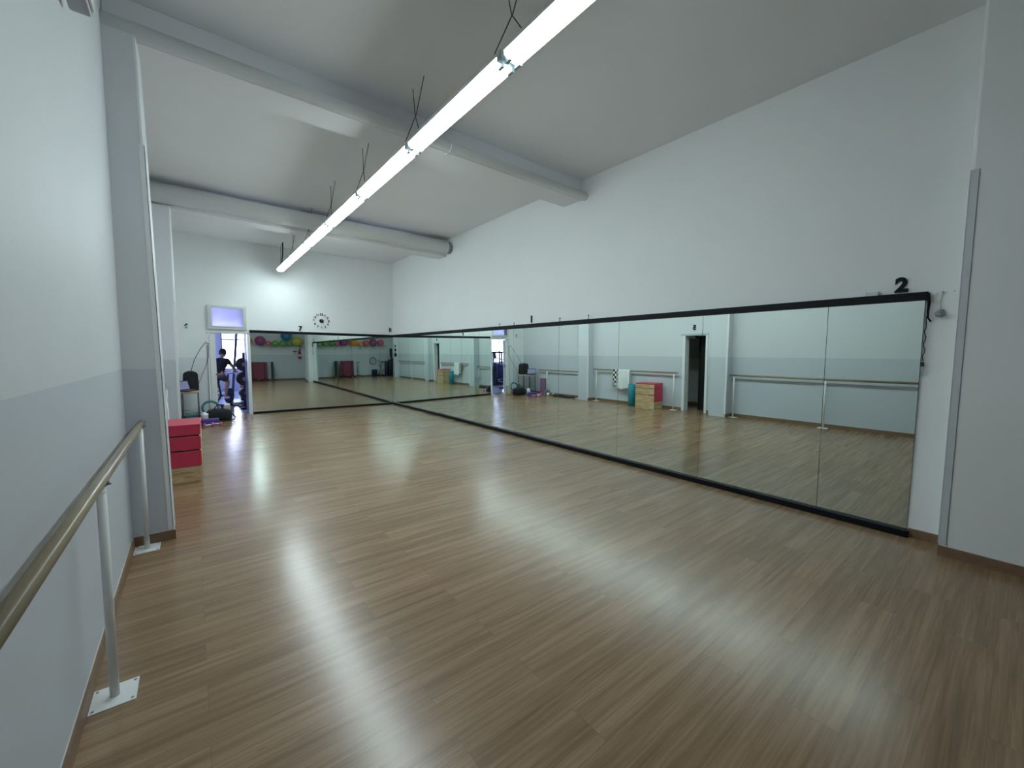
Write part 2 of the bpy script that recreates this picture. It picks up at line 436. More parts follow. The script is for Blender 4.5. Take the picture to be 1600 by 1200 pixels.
# door to the gym: frame, folded concertina door
m = MB()
m.box(OX1-0.006+L, OX1+0.05+L, -0.02, 0.17, 0, OZ+0.03); m.box(OX0-0.035+L, OX0+0.002+L, -0.012, 0.17, 0, OZ+0.03)
m.box(OX0-0.034+L, OX1+0.049+L, -0.015, 0.168, OZ-0.005, OZ+0.04); m.box(OX0-0.05+L, OX1+0.05+L, -0.02, -0.012, OZ-0.02, OZ, mi=1)
far(m); struct(m.build('door_3', ['white', 'clip']))
m = MB()
for k in range(5):
    xa = OX0+0.003+k*0.020
    m.box(xa+L, xa+0.010+L, 0.01, 0.13, 0.01, OZ-0.03, rot=Euler((0, 0, R(4 if k % 2 else -4))))
m.box(OX0+0.104+L, OX0+0.122+L, -0.005, 0.145, 0.01, OZ-0.03)
m.box(OX0+0.012+L, OX0+0.104+L, -0.004, 0.004, 0.01, OZ-0.03)
far(m); dr = struct(m.build('door_4', 'white'))
m = MB(); m.box(OX0+0.12+L, OX0+0.135+L, 0.03, 0.06, 0.93, 1.05); m.cyl((OX0+0.113+L, 0.0, 0.99), (OX0+0.113+L, -0.03, 0.99), 0.014)
far(m); m.build('door_handle', 'chrome', dr)

# window above the gym door
m = MB()
m.box(0.325+L, WX0+L, -0.055, 0.02, 2.035, 2.575); m.box(WX1+L, 1.065+L, -0.055, 0.02, 2.035, 2.575)
m.box(WX0+L, WX1+L, -0.055, 0.02, 2.035, WZ0); m.box(WX0+L, WX1+L, -0.055, 0.02, WZ1, 2.575)
m.box(WX0-0.012+L, WX1+0.012+L, -0.062, -0.055, WZ0-0.014, WZ0-0.004, mi=1)
far(m); w = struct(m.build('window_1', ['frame', 'clip']))
m = MB(); m.box(WX0-0.003+L, WX1+0.003+L, -0.03, -0.024, WZ0-0.003, WZ1+0.003); far(m); m.build('window_pane', 'frost', w)

# ------------------------------------------------------------------ mirrors
MT = math.tan(R(0.608))
mxf = lambda z: 4.688 - MT*(z-1.0)
seams = [0.528, 1.165, 2.345, 3.525, 4.70, 5.88, 7.03, 8.20, 9.37, 10.53, FY(4.69)-0.004]
words = ['right-hand end panel of the long mirror, nearest the camera', 'second mirror panel from the near end of the long wall',
         'third mirror panel from the near end, showing the dark doorway', 'fourth mirror panel, showing the stacked red boxes',
         'fifth mirror panel, under the wall number 1 on the long wall', 'sixth mirror panel of the long wall, showing the gym door beyond',
         'seventh mirror panel from the near end of the long wall', 'eighth mirror panel from the near end of the long wall',
         'ninth mirror panel from the near end of the long wall', 'mirror panel of the long wall next to the far corner']
for i, (a, c) in enumerate(zip(seams, seams[1:])):
    gp = 0.0022
    z0, z1 = 0.045, 2.0
    m = MB()
    m.prism([(mxf(z0), z0), (mxf(z1), z1), (mxf(z1)+0.005, z1), (mxf(z0)+0.005, z0)], 'y', a+gp, c-gp)
    p = m.build('wall_mirror', 'mirror')
    tag(p, words[i], 'mirror', 'wall mirror panels of the long wall')
    m = MB(); m.prism([(mxf(z0)+0.0052, z0), (mxf(z1)+0.0052, z1), (XR-0.0005, z1), (XR-0.0005, z0)], 'y', a+0.0006, c-0.0006)
    m.build('backing', 'board', p)
fx = [1.135, 2.32, 3.505, 4.682]
fw = ['left mirror panel of the far wall, beside the gym door', 'middle mirror panel of the far wall, below the clock', 'right mirror panel of the far wall, in the corner']
for i, (a, c) in enumerate(zip(fx, fx[1:])):
    m = MB(); m.box(a+0.002+L, c-0.002+L, -0.001, 0.004-0.001, 0.045, 2.0).xform(Matrix.Translation((0, -0.012, 0))); far(m)
    p = m.build('wall_mirror', 'mirror'); tag(p, fw[i], 'mirror', 'wall mirror panels of the far wall')
    m = MB(); m.box(a+L, c+L, -0.0098, -0.0005, 0.045, 2.0); far(m); m.build('backing', 'board', p)
o = MB().box(4.648, XR-0.001, 0.515, FY(4.69)-0.03, 1.975, 2.042, bev=0.003).build('black_rail', 'black')
tag(o, 'long black strip along the top of the right wall mirrors', 'trim')
o = MB().box(4.655, XR-0.001, 0.515, FY(4.69)-0.03, 0.0, 0.055, bev=0.003).build('black_rail', 'black')
tag(o, 'long black strip on the floor below the right wall mirrors', 'trim')
m = MB(); m.box(1.125+L, 4.645+L, -0.035, -0.0005, 1.975, 2.042, bev=0.003); far(m); o = m.build('black_rail', 'black')
tag(o, 'black strip along the top of the far wall mirrors', 'trim')
m = MB(); m.box(1.14+L, 4.65+L, -0.035, -0.0005, 0.0, 0.05, bev=0.003); far(m); o = m.build('black_rail', 'black')
tag(o, 'black strip on the floor below the far wall mirrors', 'trim')

# ------------------------------------------------------------------ ceiling pipes
m = MB(); m.cyl((XL, 4.225, 3.863), (XR-0.002, 4.225, 3.863), 0.0575, seg=32)
p = m.build('ceiling_pipe', 'pipe'); tag(p, 'thin white painted pipe along the nearer ceiling beam', 'pipe')
m = MB(); m.tube([(2.40, 4.295, 3.93)]+[(2.40, 4.225+0.064*math.cos(a), 3.863+0.064*math.sin(a)) for a in [R(t) for t in range(60, 300, 20)]]+[(2.40, 4.2, 3.78), (2.37, 4.26, 3.785)], 0.007)
m.build('clamp', 'pipe', p)
m = MB(); m.cyl((XL, 8.26, 3.898), (XR-0.09, 8.26, 3.898), 0.140, seg=36)
p = m.build('ceiling_pipe', 'pipe'); tag(p, 'thick grey painted pipe along the farther ceiling beam', 'pipe')
m = MB(); m.cyl((XR-0.1, 8.26, 3.898), (XR-0.002, 8.26, 3.898), 0.128, seg=36); m.build('pipe_end', 'zinc', p)
m = MB(); m.tube([(1.95, 8.26+0.143*math.cos(a), 3.898+0.143*math.sin(a)) for a in [R(t) for t in range(60, 300, 20)]], 0.007); m.build('clamp', 'pipe', p)

# ------------------------------------------------------------------ fluorescent lights
LX, LZ, LY0, LL = 1.768, 3.50, 2.288, 1.50
def make_light():
    root = empty('fluorescent_light')
    g = 0.012; h = LL/2-g
    m = MB()
    m.prism([(-0.083, 0.0), (-0.078, 0.035), (-0.045, 0.062), (0.045, 0.062), (0.078, 0.035), (0.083, 0.0)], 'y', -h, h)
    m.build('housing', 'housing', root)
    m = MB()
    pts = [(-0.078, 0.0)] + [(0.078*math.cos(R(a)), 0.052*math.sin(R(a))) for a in range(190, 351, 16)] + [(0.078, 0.0)]
    m.prism(pts, 'y', -h+0.03, h-0.03)
    m.build('diffuser', 'glow', root)
    for s in (-1, 1):
        m = MB()
        m.box(-0.082, 0.082, s*(h-0.03), s*h, -0.03, 0.0, bev=0.006)
        m.box(-0.05, -0.03, s*(h-0.055), s*(h-0.003), -0.055, -0.03); m.box(0.03, 0.05, s*(h-0.055), s*(h-0.003), -0.055, -0.03)
        m.build('end_cap', 'clip', root)
        m = MB()
        m.tube([(0.05, s*(h+0.135), H-LZ-0.002), (0.02, s*(h+0.02), 0.30), (-0.03, s*(h-0.17), 0.06)], 0.0038, seg=6)
        m.build('hanging_wire', 'cable', root)
    return root
lt = make_light()
M['glow_dim'] = emit_mat('tube_light_dim', (0.82, 0.985, 1.0), TUBE_STRENGTH*0.62)  # nearest tube given weaker emission to darken the near left wall
M['glow_dim_slight'] = emit_mat('tube_light_dim_slight', (0.82, 0.985, 1.0), TUBE_STRENGTH*0.88)  # second tube weakened slightly, also to darken the near end
lpos = ['crossing the top edge of the picture', 'directly behind the one crossing the top edge', 'third of the row, under the nearer beam', 'fourth of the row, beyond the nearer beam',
        'fifth of the row, before the farther beam', 'sixth of the row, under the farther beam', 'last of the row, ending at the far wall']
for i in range(7):
    o = lt if i == 0 else copy_tree(lt)
    o.location = (LX, LY0 + (i-0.5)*LL, LZ)
    lab = 'lit fluorescent batten light, ' + lpos[i]
    tag(o, lab, 'ceiling light', 'row of fluorescent lights')
    if i < 2:
        for ch in [k for k in bpy.data.objects if k.parent == o and k.name.startswith('diffuser')]:
            if i == 0: dim_first = ch
            else: dim_second = ch
for ch, k in ((dim_first, 'glow_dim'), (dim_second, 'glow_dim_slight')):
    ch.data = ch.data.copy(); ch.data.materials.clear(); ch.data.materials.append(M[k])
m = MB(); m.tube([(1.81, 11.12, H-0.002), (1.805, 11.12, 3.85), (1.77, 11.16, 3.565)], 0.014)
tag(m.build('power_cable', 'cable'), 'dark supply cable hanging above the far end of the lights', 'cable')

# unlit batten on the left wall at the top of the picture
root = empty('wall_light', (XL, 1.4, 3.0)); tag(root, 'grey unlit wall fitting high on the left wall, top corner', 'wall light')
MB().box(0.02, 0.10, 0.0, 1.53, 0.13, 0.21, bev=0.012).build('housing', 'greym', root)
MB().box(0.10, 0.112, 0.02, 1.50, 0.145, 0.195, bev=0.003).build('cover', 'white', root)
for yy in (0.25, 1.2): MB().box(0.0, 0.03, yy, yy+0.05, 0.15, 0.19).build('bracket', 'greym', root)

# ------------------------------------------------------------------ ballet barres
def barre(name_lab, y0, y1, z, posts, group='ballet barres of the left wall'):
    xb = -0.322
    root = empty('ballet_barre', (xb, (y0+y1)/2, 0)); tag(root, name_lab, 'ballet barre', group)
    yc = (y0+y1)/2
    m = MB(); m.cyl((0, y0-yc+0.02, z), (0, y1-yc-0.02, z), 0.0215, seg=28); m.build('rail', 'pine', root)
    for yy, s in ((y0, 1), (y1, -1)):
        m = MB(); m.cyl((0, yy-yc, z), (0, yy-yc+s*0.03, z), 0.0222, seg=28); m.build('end_cap', 'greym', root)
    for yp in posts:
        m = MB(); m.cyl((0, yp-yc, 0.003), (0, yp-yc, z-0.035), 0.0165, seg=20)
        m.tube([(0.0, yp-yc, z-0.05), (0.0, yp-yc, z-0.028)], [0.017, 0.012], seg=16)
        ps = m.build('post', 'whitem', root)
        m = MB(); m.box(-0.075, 0.075, yp-yc-0.078, yp-yc+0.078, 0.0, 0.004, bev=0.001); bp = m.build('base_plate', 'white', ps)
        for sx in (-1, 1):
            for sy in (-1, 1):
                m = MB(); m.cyl((sx*0.062, yp-yc+sy*0.062, 0.004), (sx*0.062, yp-yc+sy*0.062, 0.0065), 0.0055, seg=10); m.build('bolt', 'greym', ps)
        m = MB()
        m.tube([(0.024*math.cos(R(a)), yp-yc, z+0.024*math.sin(R(a))) for a in range(180, 361, 20)], 0.005, seg=8)
        m.cyl((0.02, yp-yc, z-0.012), (0.033, yp-yc, z-0.012), 0.006, seg=10)
        m.build('clamp', 'greym', ps)
    return root
barre('wooden barre on white posts nearest the camera on the left wall', 0.62, 4.20, 0.962, [4.09, 2.39, 0.75])
barre('wooden barre beside the stacked boxes with towels hanging over it', 5.46, 8.22, 0.962, [5.56, 8.10])
barre('low wooden barre beyond the farther pier, ending at the stools', 8.72, 10.72, 0.858, [8.83, 10.30])

# ------------------------------------------------------------------ towels over the middle barre
def drape(name, y0, y1, zf, zb, matk, lab, cat, amp=0.012, nf=4):
    xb, zc, r = -0.322, 0.962, 0.027
    prof = []
    n = 12
    for k in range(n): prof.append((r, zf + (zc-zf)*k/n))
    for k in range(9): a = PI*k/8; prof.append((r*math.cos(a), zc + r*math.sin(a)))
    for k in range(1, n+1): prof.append((-r, zc - (zc-zb)*k/n))
    bm = bmesh.new(); ny = 44; grid = []
    for j in range(ny+1):
        t = j/ny; row = []
        for (u, z) in prof:
            d = abs(z-zc)/0.45
            off = amp*min(1, d*2.2)*(0.6+0.6*math.sin(t*nf*2*PI+0.6)+0.35*math.sin(t*nf*4.7*PI+2))
            yy = y0+(y1-y0)*t + 0.01*math.sin(z*9+t*5)*min(1, d)
            drop = 0.02*math.sin(t*7) * min(1, d)
            row.append(bm.verts.new((xb + u + (off if u > 0 else -off*0.5 if z < zc-0.03 else 0) + (0.008*d if u > 0 else 0), yy, z+drop)))
        grid.append(row)
    for j in range(ny):
        for k in range(len(prof)-1):
            f = bm.faces.new((grid[j][k], grid[j][k+1], grid[j+1][k+1], grid[j+1][k])); f.smooth = True
    me = bpy.data.meshes.new(name); bm.to_mesh(me); bm.free(); me.materials.append(M[matk])
    o = bpy.data.objects.new(name, me); COL.objects.link(o)
    sd = o.modifiers.new('thickness', 'SOLIDIFY'); sd.thickness = 0.004; sd.offset = 0
    return tag(o, lab, cat)
drape('towel', 6.88, 7.29, 0.43, 0.55, 'towel', 'white towel folded over the middle barre', 'towel', 0.016, 4)
drape('checked_cloth', 7.30, 7.47, 0.50, 0.62, 'check', 'black and white checked cloth over the middle barre', 'cloth', 0.008, 2)

# ------------------------------------------------------------------ stacked plyometric boxes
BR = R(-2)
bx = [('bottom wooden jump box of the stack, red pad on its front half', 0.0, 0.370, 0.195), ('middle jump box of the stack with red padded front', 0.382, 0.541, 0.382), ('top jump box of the stack with red padded lid', 0.553, 0.668, 0.553)]
for i, (lab, z0, z1, rz) in enumerate(bx):
    root = empty('jump_box', (-0.145, 6.17, z0), BR); tag(root, lab, 'jump box', 'stack of jump boxes')
    w, d, h = 0.20, 0.275, z1-z0
    m = MB(); m.box(-w, w, -d, d, 0, h-(0.018 if i == 2 else 0), bev=0.004); m.build('wooden_body', 'ply', root)
    m = MB()
    m.box(-w-0.004, w+0.004, -d-0.016, -d-0.0005, max(0.006, rz-z0), h, bev=0.005)
    m.build('front_pad', 'red', root)
    if i == 2:
        m = MB(); m.box(-w-0.004, w+0.004, -d-0.016, d+0.004, h-0.018, h+0.012, bev=0.006); m.build('top_pad', 'red', root)
    m = MB(); m.box(-w+0.01, w-0.01, -d+0.01, d-0.01, h-0.001, h+0.012) if i < 2 else m.box(-0.01, 0.01, -0.01, 0.01, 0, 0.002)
    m.build('spacer', 'blackm', root)
    if i == 0:
        for s in (-1, 1):
            m = MB(); m.box(s*w-0.011, s*w+0.011, -d-0.004, -d+0.014, 0.0, 0.185); m.build('edge_strip', 'seatw', root)
# teal foam roller
m = MB(); m.lathe([(0.095, 0.0), (0.105, 0.006), (0.105, 0.594), (0.095, 0.60), (0.04, 0.60), (0.04, 0.58)])
tag(m.build('foam_roller', 'teal', loc=(-0.22, 6.74, 0)), 'tall teal foam roller standing behind the stacked boxes', 'foam roller')

# ------------------------------------------------------------------ stools with speaker and laptop
def make_stool():
    root = empty('stool')
    m = MB(); m.box(-0.148, 0.148, -0.152, 0.152, 0.655, 0.685, bev=0.005); m.build('seat', 'seatw', root)
    m = MB()
    for s in (-1, 1): m.box(-0.14, 0.14, s*0.135-0.006, s*0.135+0.006, 0.625, 0.655); m.box(s*0.132-0.006, s*0.132+0.006, -0.14, 0.14, 0.625, 0.655)
    m.build('apron', 'seatw', root)
    for sx in (-1, 1):
        for sy in (-1, 1):
            m = MB(); m.cyl((sx*0.135, sy*0.138, 0.655), (sx*0.14, sy*0.142, 0), 0.014, seg=12); m.build('leg', 'darkm', root)
    m = MB()
    for s in (-1, 1): m.cyl((-0.137, s*0.14, 0.22), (0.137, s*0.14, 0.22), 0.006, seg=8); m.cyl((s*0.137, -0.14, 0.26), (s*0.137, 0.14, 0.26), 0.006, seg=8)
    m.build('stretcher', 'greym', root)
    return root
st = make_stool(); st.location = (-0.05, 11.235, 0); tag(st, 'metal-legged stool with wooden seat carrying the black speaker', 'stool', 'two stools by the gym door')
s2 = copy_tree(st); s2.location = (-0.05, 10.91, 0); tag(s2, 'metal-legged stool with wooden seat carrying the open laptop', 'stool', 'two stools by the gym door')
root = empty('speaker', (-0.03, 11.22, 0.686)); tag(root, 'black portable speaker with rounded top on the farther stool', 'speaker')
m = MB(); pr = [(-0.13, 0.0), (-0.14, 0.06), (-0.128, 0.33), (-0.105, 0.372), (-0.06, 0.39), (0.06, 0.39), (0.105, 0.372), (0.128, 0.33), (0.14, 0.06), (0.13, 0.0)]
m.prism(pr, 'y', -0.12, 0.12); m.build('cabinet', 'blackm', root)
m = MB(); m.prism([(x*0.86, 0.02+z*0.9) for x, z in pr], 'y', -0.127, -0.12); m.build('grille', 'blackf', root)
m = MB(); m.tube([(-0.05, 0, 0.39), (-0.04, 0, 0.40), (0.04, 0, 0.40), (0.05, 0, 0.39)], 0.008); m.build('carry_handle', 'blackm', root)
root = empty('laptop', (-0.07, 10.86, 0.686), R(-38)); tag(root, 'open laptop with lavender screen on the nearer stool', 'laptop')
m = MB(); m.box(-0.11, 0.11, -0.155, 0.155, 0.0, 0.016, bev=0.003); m.build('base', 'blackm', root)
m = MB(); m.box(-0.12, -0.112, -0.155, 0.155, 0.01, 0.215, rot=Euler((0, R(-16), 0))); m.build('lid', 'blackm', root)
m = MB(); m.box(-0.1132, -0.1118, -0.140, 0.140, 0.03, 0.20, rot=Euler((0, R(-16), 0))); m.build('screen', 'screen', root)
m = MB(); m.box(-0.075, 0.06, -0.135, 0.135, 0.016, 0.0175); m.build('keyboard', 'greym', root)

# things kept under and around the stools
for k in range(4):
    o = MB().box(-0.155, 0.115, 10.86, 11.30, 0.045*k, 0.045*k+0.040, bev=0.012).build('folded_mat', 'tealm' if k != 1 else 'mauve')
    o.location = (0.012*((k*7) % 3-1)*0.3, 0.01*(k % 2), 0)
    tag(o, ['dark teal folded mat lying lowest under the stools', 'mauve folded mat, second from the floor under the stools', 'dark teal folded mat, third from the floor under the stools', 'dark teal folded mat, topmost under the stools'][k], 'folded mat', 'folded mats under the stools')
for k, (x, y, mk, lab) in enumerate([(0.27, 10.42, 'purple', 'dark purple yoga block on the floor before the black bag'), (0.26, 10.41, 'purple', 'upper purple yoga block lying on another before the bag')]):
    m = MB(); m.box(-0.145, 0.145, -0.08, 0.08, 0, 0.060, bev=0.008)
    tag(m.build('yoga_block', mk, loc=(x, y, 0.062*k), rot=(0, 0, R(4-3*k))), lab, 'yoga block', 'purple yoga blocks')
def dumbbell(x, y, rz, mk, lab):
    root = empty('dumbbell', (x, y, 0), rz); tag(root, lab, 'dumbbell', 'small dumbbells on the floor by the stools')
    m = MB(); m.cyl((-0.05, 0, 0.035), (0.05, 0, 0.035), 0.013, seg=12); m.build('grip', 'blackm' if mk == 'purple' else 'white', root)
    for s in (-1, 1):
        m = MB(); m.cyl((s*0.05, 0, 0.035), (s*0.088, 0, 0.035), 0.035, seg=8); m.build('head', mk, root)
dumbbell(0.22, 10.16, 0.3, 'pink', 'pink dumbbell nearest the camera in front of the purple blocks')
dumbbell(0.36, 10.24, -0.2, 'pink', 'pink dumbbell right of the other pink one')
dumbbell(-0.02, 10.48, 0.9, 'purple', 'purple dumbbell beside the stool leg')
dumbbell(0.02, 10.32, 0.5, 'pink', 'pink dumbbell left of the others, near the wall')
dumbbell(0.06, 10.62, 0.2, 'purple', 'purple dumbbell under the edge of the laptop stool')
# duffel bag
root = empty('sports_bag', (0.43, 10.92, 0), R(-6)); tag(root, 'black sports bag with raised handles on the floor by the gym door', 'bag')
m = MB(); prof = []
bm = m.bm; ns = 22; rings = []
for i in range(ns+1):
    t = i/ns*2-1; w = 0.135*(1-abs(t)**5*0.35); hh = 0.26*(1-abs(t)**4*0.22); ring = []
    for k in range(20):
        a = 2*PI*k/20; ca, sa = math.cos(a), math.sin(a)
        x = w*math.copysign(abs(ca)**0.7, ca); z = hh/2*(1+math.copysign(abs(sa)**0.65, sa)) + 0.006*math.sin(i*1.9+k*0.8)
        ring.append(bm.verts.new((t*0.23, x, max(0.002, z))))
    rings.append(ring)
for A, B in zip(rings, rings[1:]):
    for k in range(20):
        f = bm.faces.new((A[k], A[(k+1) % 20], B[(k+1) % 20], B[k])); f.smooth = True
bm.faces.new(rings[0]); bm.faces.new(rings[-1])
m.build('bag_body', 'blackf', root)
for s in (-1, 1):
    m = MB(); m.tube([(-0.09, s*0.09, 0.19), (-0.07, s*0.05, 0.29), (-0.02, s*0.03, 0.36), (0.03, s*0.03, 0.35), (0.07, s*0.05, 0.28), (0.09, s*0.09, 0.19)], 0.009); m.build('handle', 'black', root)
m = MB(); m.tube([(0.23, 0, 0.15), (0.30, -0.05, 0.06), (0.27, -0.12, 0.02), (0.12, -0.17, 0.014), (-0.1, -0.16, 0.012)], 0.012); m.build('shoulder_strap', 'blackf', root)
m = MB(); m.tube([(-0.2, 0, 0.262), (-0.1, 0, 0.272), (0.1, 0, 0.272), (0.2, 0, 0.262)], 0.005); m.build('zip', 'greym', root)
# teal ring, box, bottle behind the bag
m = MB(); m.tube([(0.145*math.cos(a), 0, 0.15+0.145*math.sin(a)) for a in [2*PI*k/36 for k in range(36)]], 0.026, closed=True)
tag(m.build('exercise_ring', 'tealm', loc=(0.30, 11.33, 0.10), rot=(R(-12), 0, R(4))), 'teal exercise ring leaning behind the black bag', 'exercise ring')
m = MB(); m.box(-0.17, 0.17, -0.11, 0.11, 0, 0.115, bev=0.003); m.box(-0.17, 0.17, -0.02, 0.02, 0.1145, 0.1165, mi=1)
tag(m.build('cardboard_box', ['card', 'seatw'], loc=(0.36, 11.32, 0)), 'low cardboard box on the floor behind the black bag', 'box')
m = MB(); m.box(0.54, 0.66, 11.24, 11.42, 0, 0.30, bev=0.02); o = m.build('paper_bag', 'beige')
tag(o, 'beige paper bag standing behind the black sports bag', 'bag'); 
m = MB(); m.lathe([(0.05, 0), (0.062, 0.01), (0.066, 0.17), (0.068, 0.20), (0.03, 0.215), (0.03, 0.23)]); tag(m.build('white_canister', 'white', loc=(0.17, 10.72, 0)), 'white plastic canister on the floor between stool and bag', 'canister')
# mauve mat leaning on the wall below the low barre
m = MB()
for k in range(3): m.box(-0.385+k*0.022, -0.367+k*0.022, 10.42, 10.66, 0.0, 0.56, bev=0.006)
tag(m.build('folded_mauve_mat', 'mauve'), 'tall folded mauve mat leaning on the left wall past the stools', 'mat')
# grey and white weights, ball and the black strap on the floor
m = MB(); m.cyl((-0.21, 10.20, 0.10), (-0.18, 10.13, 0.10), 0.10, seg=28); m.cyl((-0.225, 10.235, 0.10), (-0.165, 10.095, 0.10), 0.022, seg=16, mi=1)
tag(m.build('ab_wheel', ['greym', 'blackm']), 'grey exercise wheel on the floor beneath the low barre', 'exercise wheel')
m = MB(); m.sphere((-0.12, 10.03, 0.055), 0.055); tag(m.build('small_ball', 'white'), 'small white ball on the floor by the left wall', 'ball')
m = MB(); m.sphere((-0.25, 9.92, 0.05), 0.05, u=16, v=10); tag(m.build('massage_ball', 'beige'), 'small beige ball against the left wall', 'ball')
m = MB(); pts = [(-0.20+0.06*math.sin(k*0.9), 9.85-k*0.075, 0.03+0.012*math.sin(k*1.7)) for k in range(13)]
m.tube(pts, [0.02+0.012*abs(math.sin(k*1.1)) for k in range(13)], seg=10); m.tube([(p[0]+0.05, p[1]+0.02, p[2]-0.004) for p in pts[1:11]], 0.02, seg=10)
tag(m.build('resistance_band', 'blackf'), 'black resistance bands lying along the foot of the left wall', 'resistance band')

# cables by the gym door
m = MB(); m.tube([(0.315, FY(.3)-0.015, 1.70), (0.27, FY(.3)-0.05, 1.73), (0.17, 11.56, 1.58), (0.05, 11.45, 1.33), (-0.02, 11.33, 1.08)], 0.0065)
m.cyl((0.318, FY(.3)-0.002, 1.69), (0.315, FY(.3)-0.03, 1.69), 0.012, seg=10)
tag(m.build('speaker_cable', 'cable'), 'dark cable looping from the door frame down to the speaker', 'cable')
m = MB(); m.tube([(0.315, FY(.3)-0.02, 1.66), (0.31, FY(.3)-0.02, 1.40), (0.24, 11.55, 1.15), (0.10, 11.40, 0.78), (0.06, 11.34, 0.72)], 0.005)
tag(m.build('power_cable', 'cable'), 'thin cable from the door frame slanting to the stool seat', 'cable')
m = MB(); m.box(0.285, 0.302, FY(.3)-0.014, FY(.3)-0.001, 0.08, 1.66); tag(m.build('cable_trunking', 'cablew'), 'narrow grey cable cover running down beside the gym door', 'cable cover')

# ------------------------------------------------------------------ numbers, clock and small things on the walls
def text_mesh(txt, size, depth, bold=0.0):
    cu = bpy.data.curves.new('t', 'FONT'); cu.body = txt; cu.size = size; cu.extrude = depth/2; cu.offset = bold; cu.align_x = 'CENTER'; cu.align_y = 'CENTER'
    ob = bpy.data.objects.new('t', cu); COL.objects.link(ob); bpy.context.view_layer.update()
    me = bpy.data.meshes.new_from_object(ob.evaluated_get(bpy.context.evaluated_depsgraph_get()))
    bpy.data.objects.remove(ob); bpy.data.curves.remove(cu); return me
WORDS = {'1': 'black number 1 above the long mirror', '2': 'large black number 2 above the near end of the long mirror', '5': 'black number 5 above the dark doorway',
         '6': 'black number 6 on the far wall left of the gym door', '7': 'black number 7 above the far mirror, left of the clock', '8': 'black number 8 above the far mirror in the corner'}
def number(txt, loc, facing, size=0.16):
    me = text_mesh(txt, size, 0.012, {'6': 0.0055, '8': 0.0048}.get(txt, 0.0075)); me.materials.clear(); me.materials.append(M['black'])
    o = bpy.data.objects.new('wall_number', me); COL.objects.link(o); o.location = loc
    o.rotation_euler = {'far': (R(90), 0, FA), 'right': (R(90), 0, R(-90)), 'left': (R(90), 0, R(90))}[facing]
    return tag(o, WORDS[txt], 'number')
number('1', (XR-0.008, 5.40, 2.118), 'right'); number('2', (XR-0.008, 0.68, 2.112), 'right')
number('5', (XL+0.008, 5.10, 2.09), 'left')
number('6', (-0.062, FY(-.06)-0.008, 2.072), 'far'); number('7', (2.233, FY(2.2)-0.008, 2.122), 'far'); number('8', (4.61, FY(4.6)-0.008, 2.185), 'far')
# clock made of separate stick-on numerals round a small disc
root = empty('wall_clock', (2.745, FY(2.745)-0.004, 2.345), FA); tag(root, 'wall clock of black stick-on numerals round a small dark disc', 'clock')
m = MB(); m.cyl((0, 0, 0), (0, -0.02, 0), 0.052, seg=36); m.build('clock_body', 'black', root)
m = MB(); m.box(-0.004, 0.004, -0.026, -0.022, -0.01, 0.05, rot=Euler((0, R(35), 0))); m.build('hour_hand', 'greym', root)
m = MB(); m.box(-0.003, 0.003, -0.029, -0.026, -0.01, 0.062, rot=Euler((0, R(-20), 0))); m.build('minute_hand', 'greym', root)
for k in range(1, 13):
    a = R(30*k); big = k in (12, 3, 6, 9)
    me = text_mesh(str(k), 0.088 if big else 0.07, 0.006, 0.0026); me.materials.clear(); me.materials.append(M['black'])
    o = bpy.data.objects.new('numeral', me); COL.objects.link(o); o.parent = root
    o.location = (0.183*math.sin(a), -0.002, 0.172*math.cos(a)); o.rotation_euler = (R(90), 0, 0)
# short clip wires above the mirror trim
for k, (y, z) in enumerate([(6.33, 2.10), (5.885, 2.09), (4.70, 2.105), (4.10, 2.11)]):
    m = MB(); m.cyl((XR-0.012, y, 2.02), (XR-0.012, y, z), 0.004, seg=8); m.box(XR-0.02, XR-0.001, y-0.006, y+0.006, z-0.012, z)
    tag(m.build('mirror_clip', 'black'), ['thin dark mirror clip left of number 1, farthest along', 'thin dark mirror clip just left of number 1', 'thin dark mirror clip just right of number 1', 'thin dark mirror clip right of number 1, nearest the camera'][k], 'clip', 'mirror clips above the trim')
# little clear holder standing on the trim
m = MB(); m.box(XR-0.03, XR-0.027, 0.825, 0.90, 2.043, 2.075); m.box(XR-0.03, XR-0.004, 0.822, 0.826, 2.043, 2.08, mi=1); m.box(XR-0.03, XR-0.004, 0.899, 0.903, 2.043, 2.078, mi=1)
tag(m.build('card_holder', ['plastic', 'greym']), 'small clear holder on the mirror trim left of number 2', 'holder')
# led strip tail and cable at the mirror's near end
m = MB(); m.tube([(4.66, 0.514, 2.03), (4.662, 0.505, 1.95), (4.665, 0.508, 1.88), (4.668, 0.505, 1.83), (4.67, 0.487, 1.80)], [0.011, 0.01, 0.008, 0.006, 0.006], seg=8)
tag(m.build('cable_tail', 'black'), 'thick black cable tail hanging from the mirror corner', 'cable')
m = MB(); pts = [(4.672, 0.514+0.006*math.sin(k*1.5)*(1 if k > 3 else 0.3), 1.85-k*0.0245) for k in range(16)]
m.tube(pts, 0.0035, seg=6); m.box(4.664, 4.682, 0.506, 0.526, 1.44, 1.475, mi=0)
m.tube([(4.675, 0.514, 1.44), (4.678, 0.515, 1.40), (4.68, 0.522, 1.375)], 0.006, mi=1)
tag(m.build('thin_cable', ['cable', 'cablew']), 'thin wavy cable with a plug hanging beside the mirror edge', 'cable')
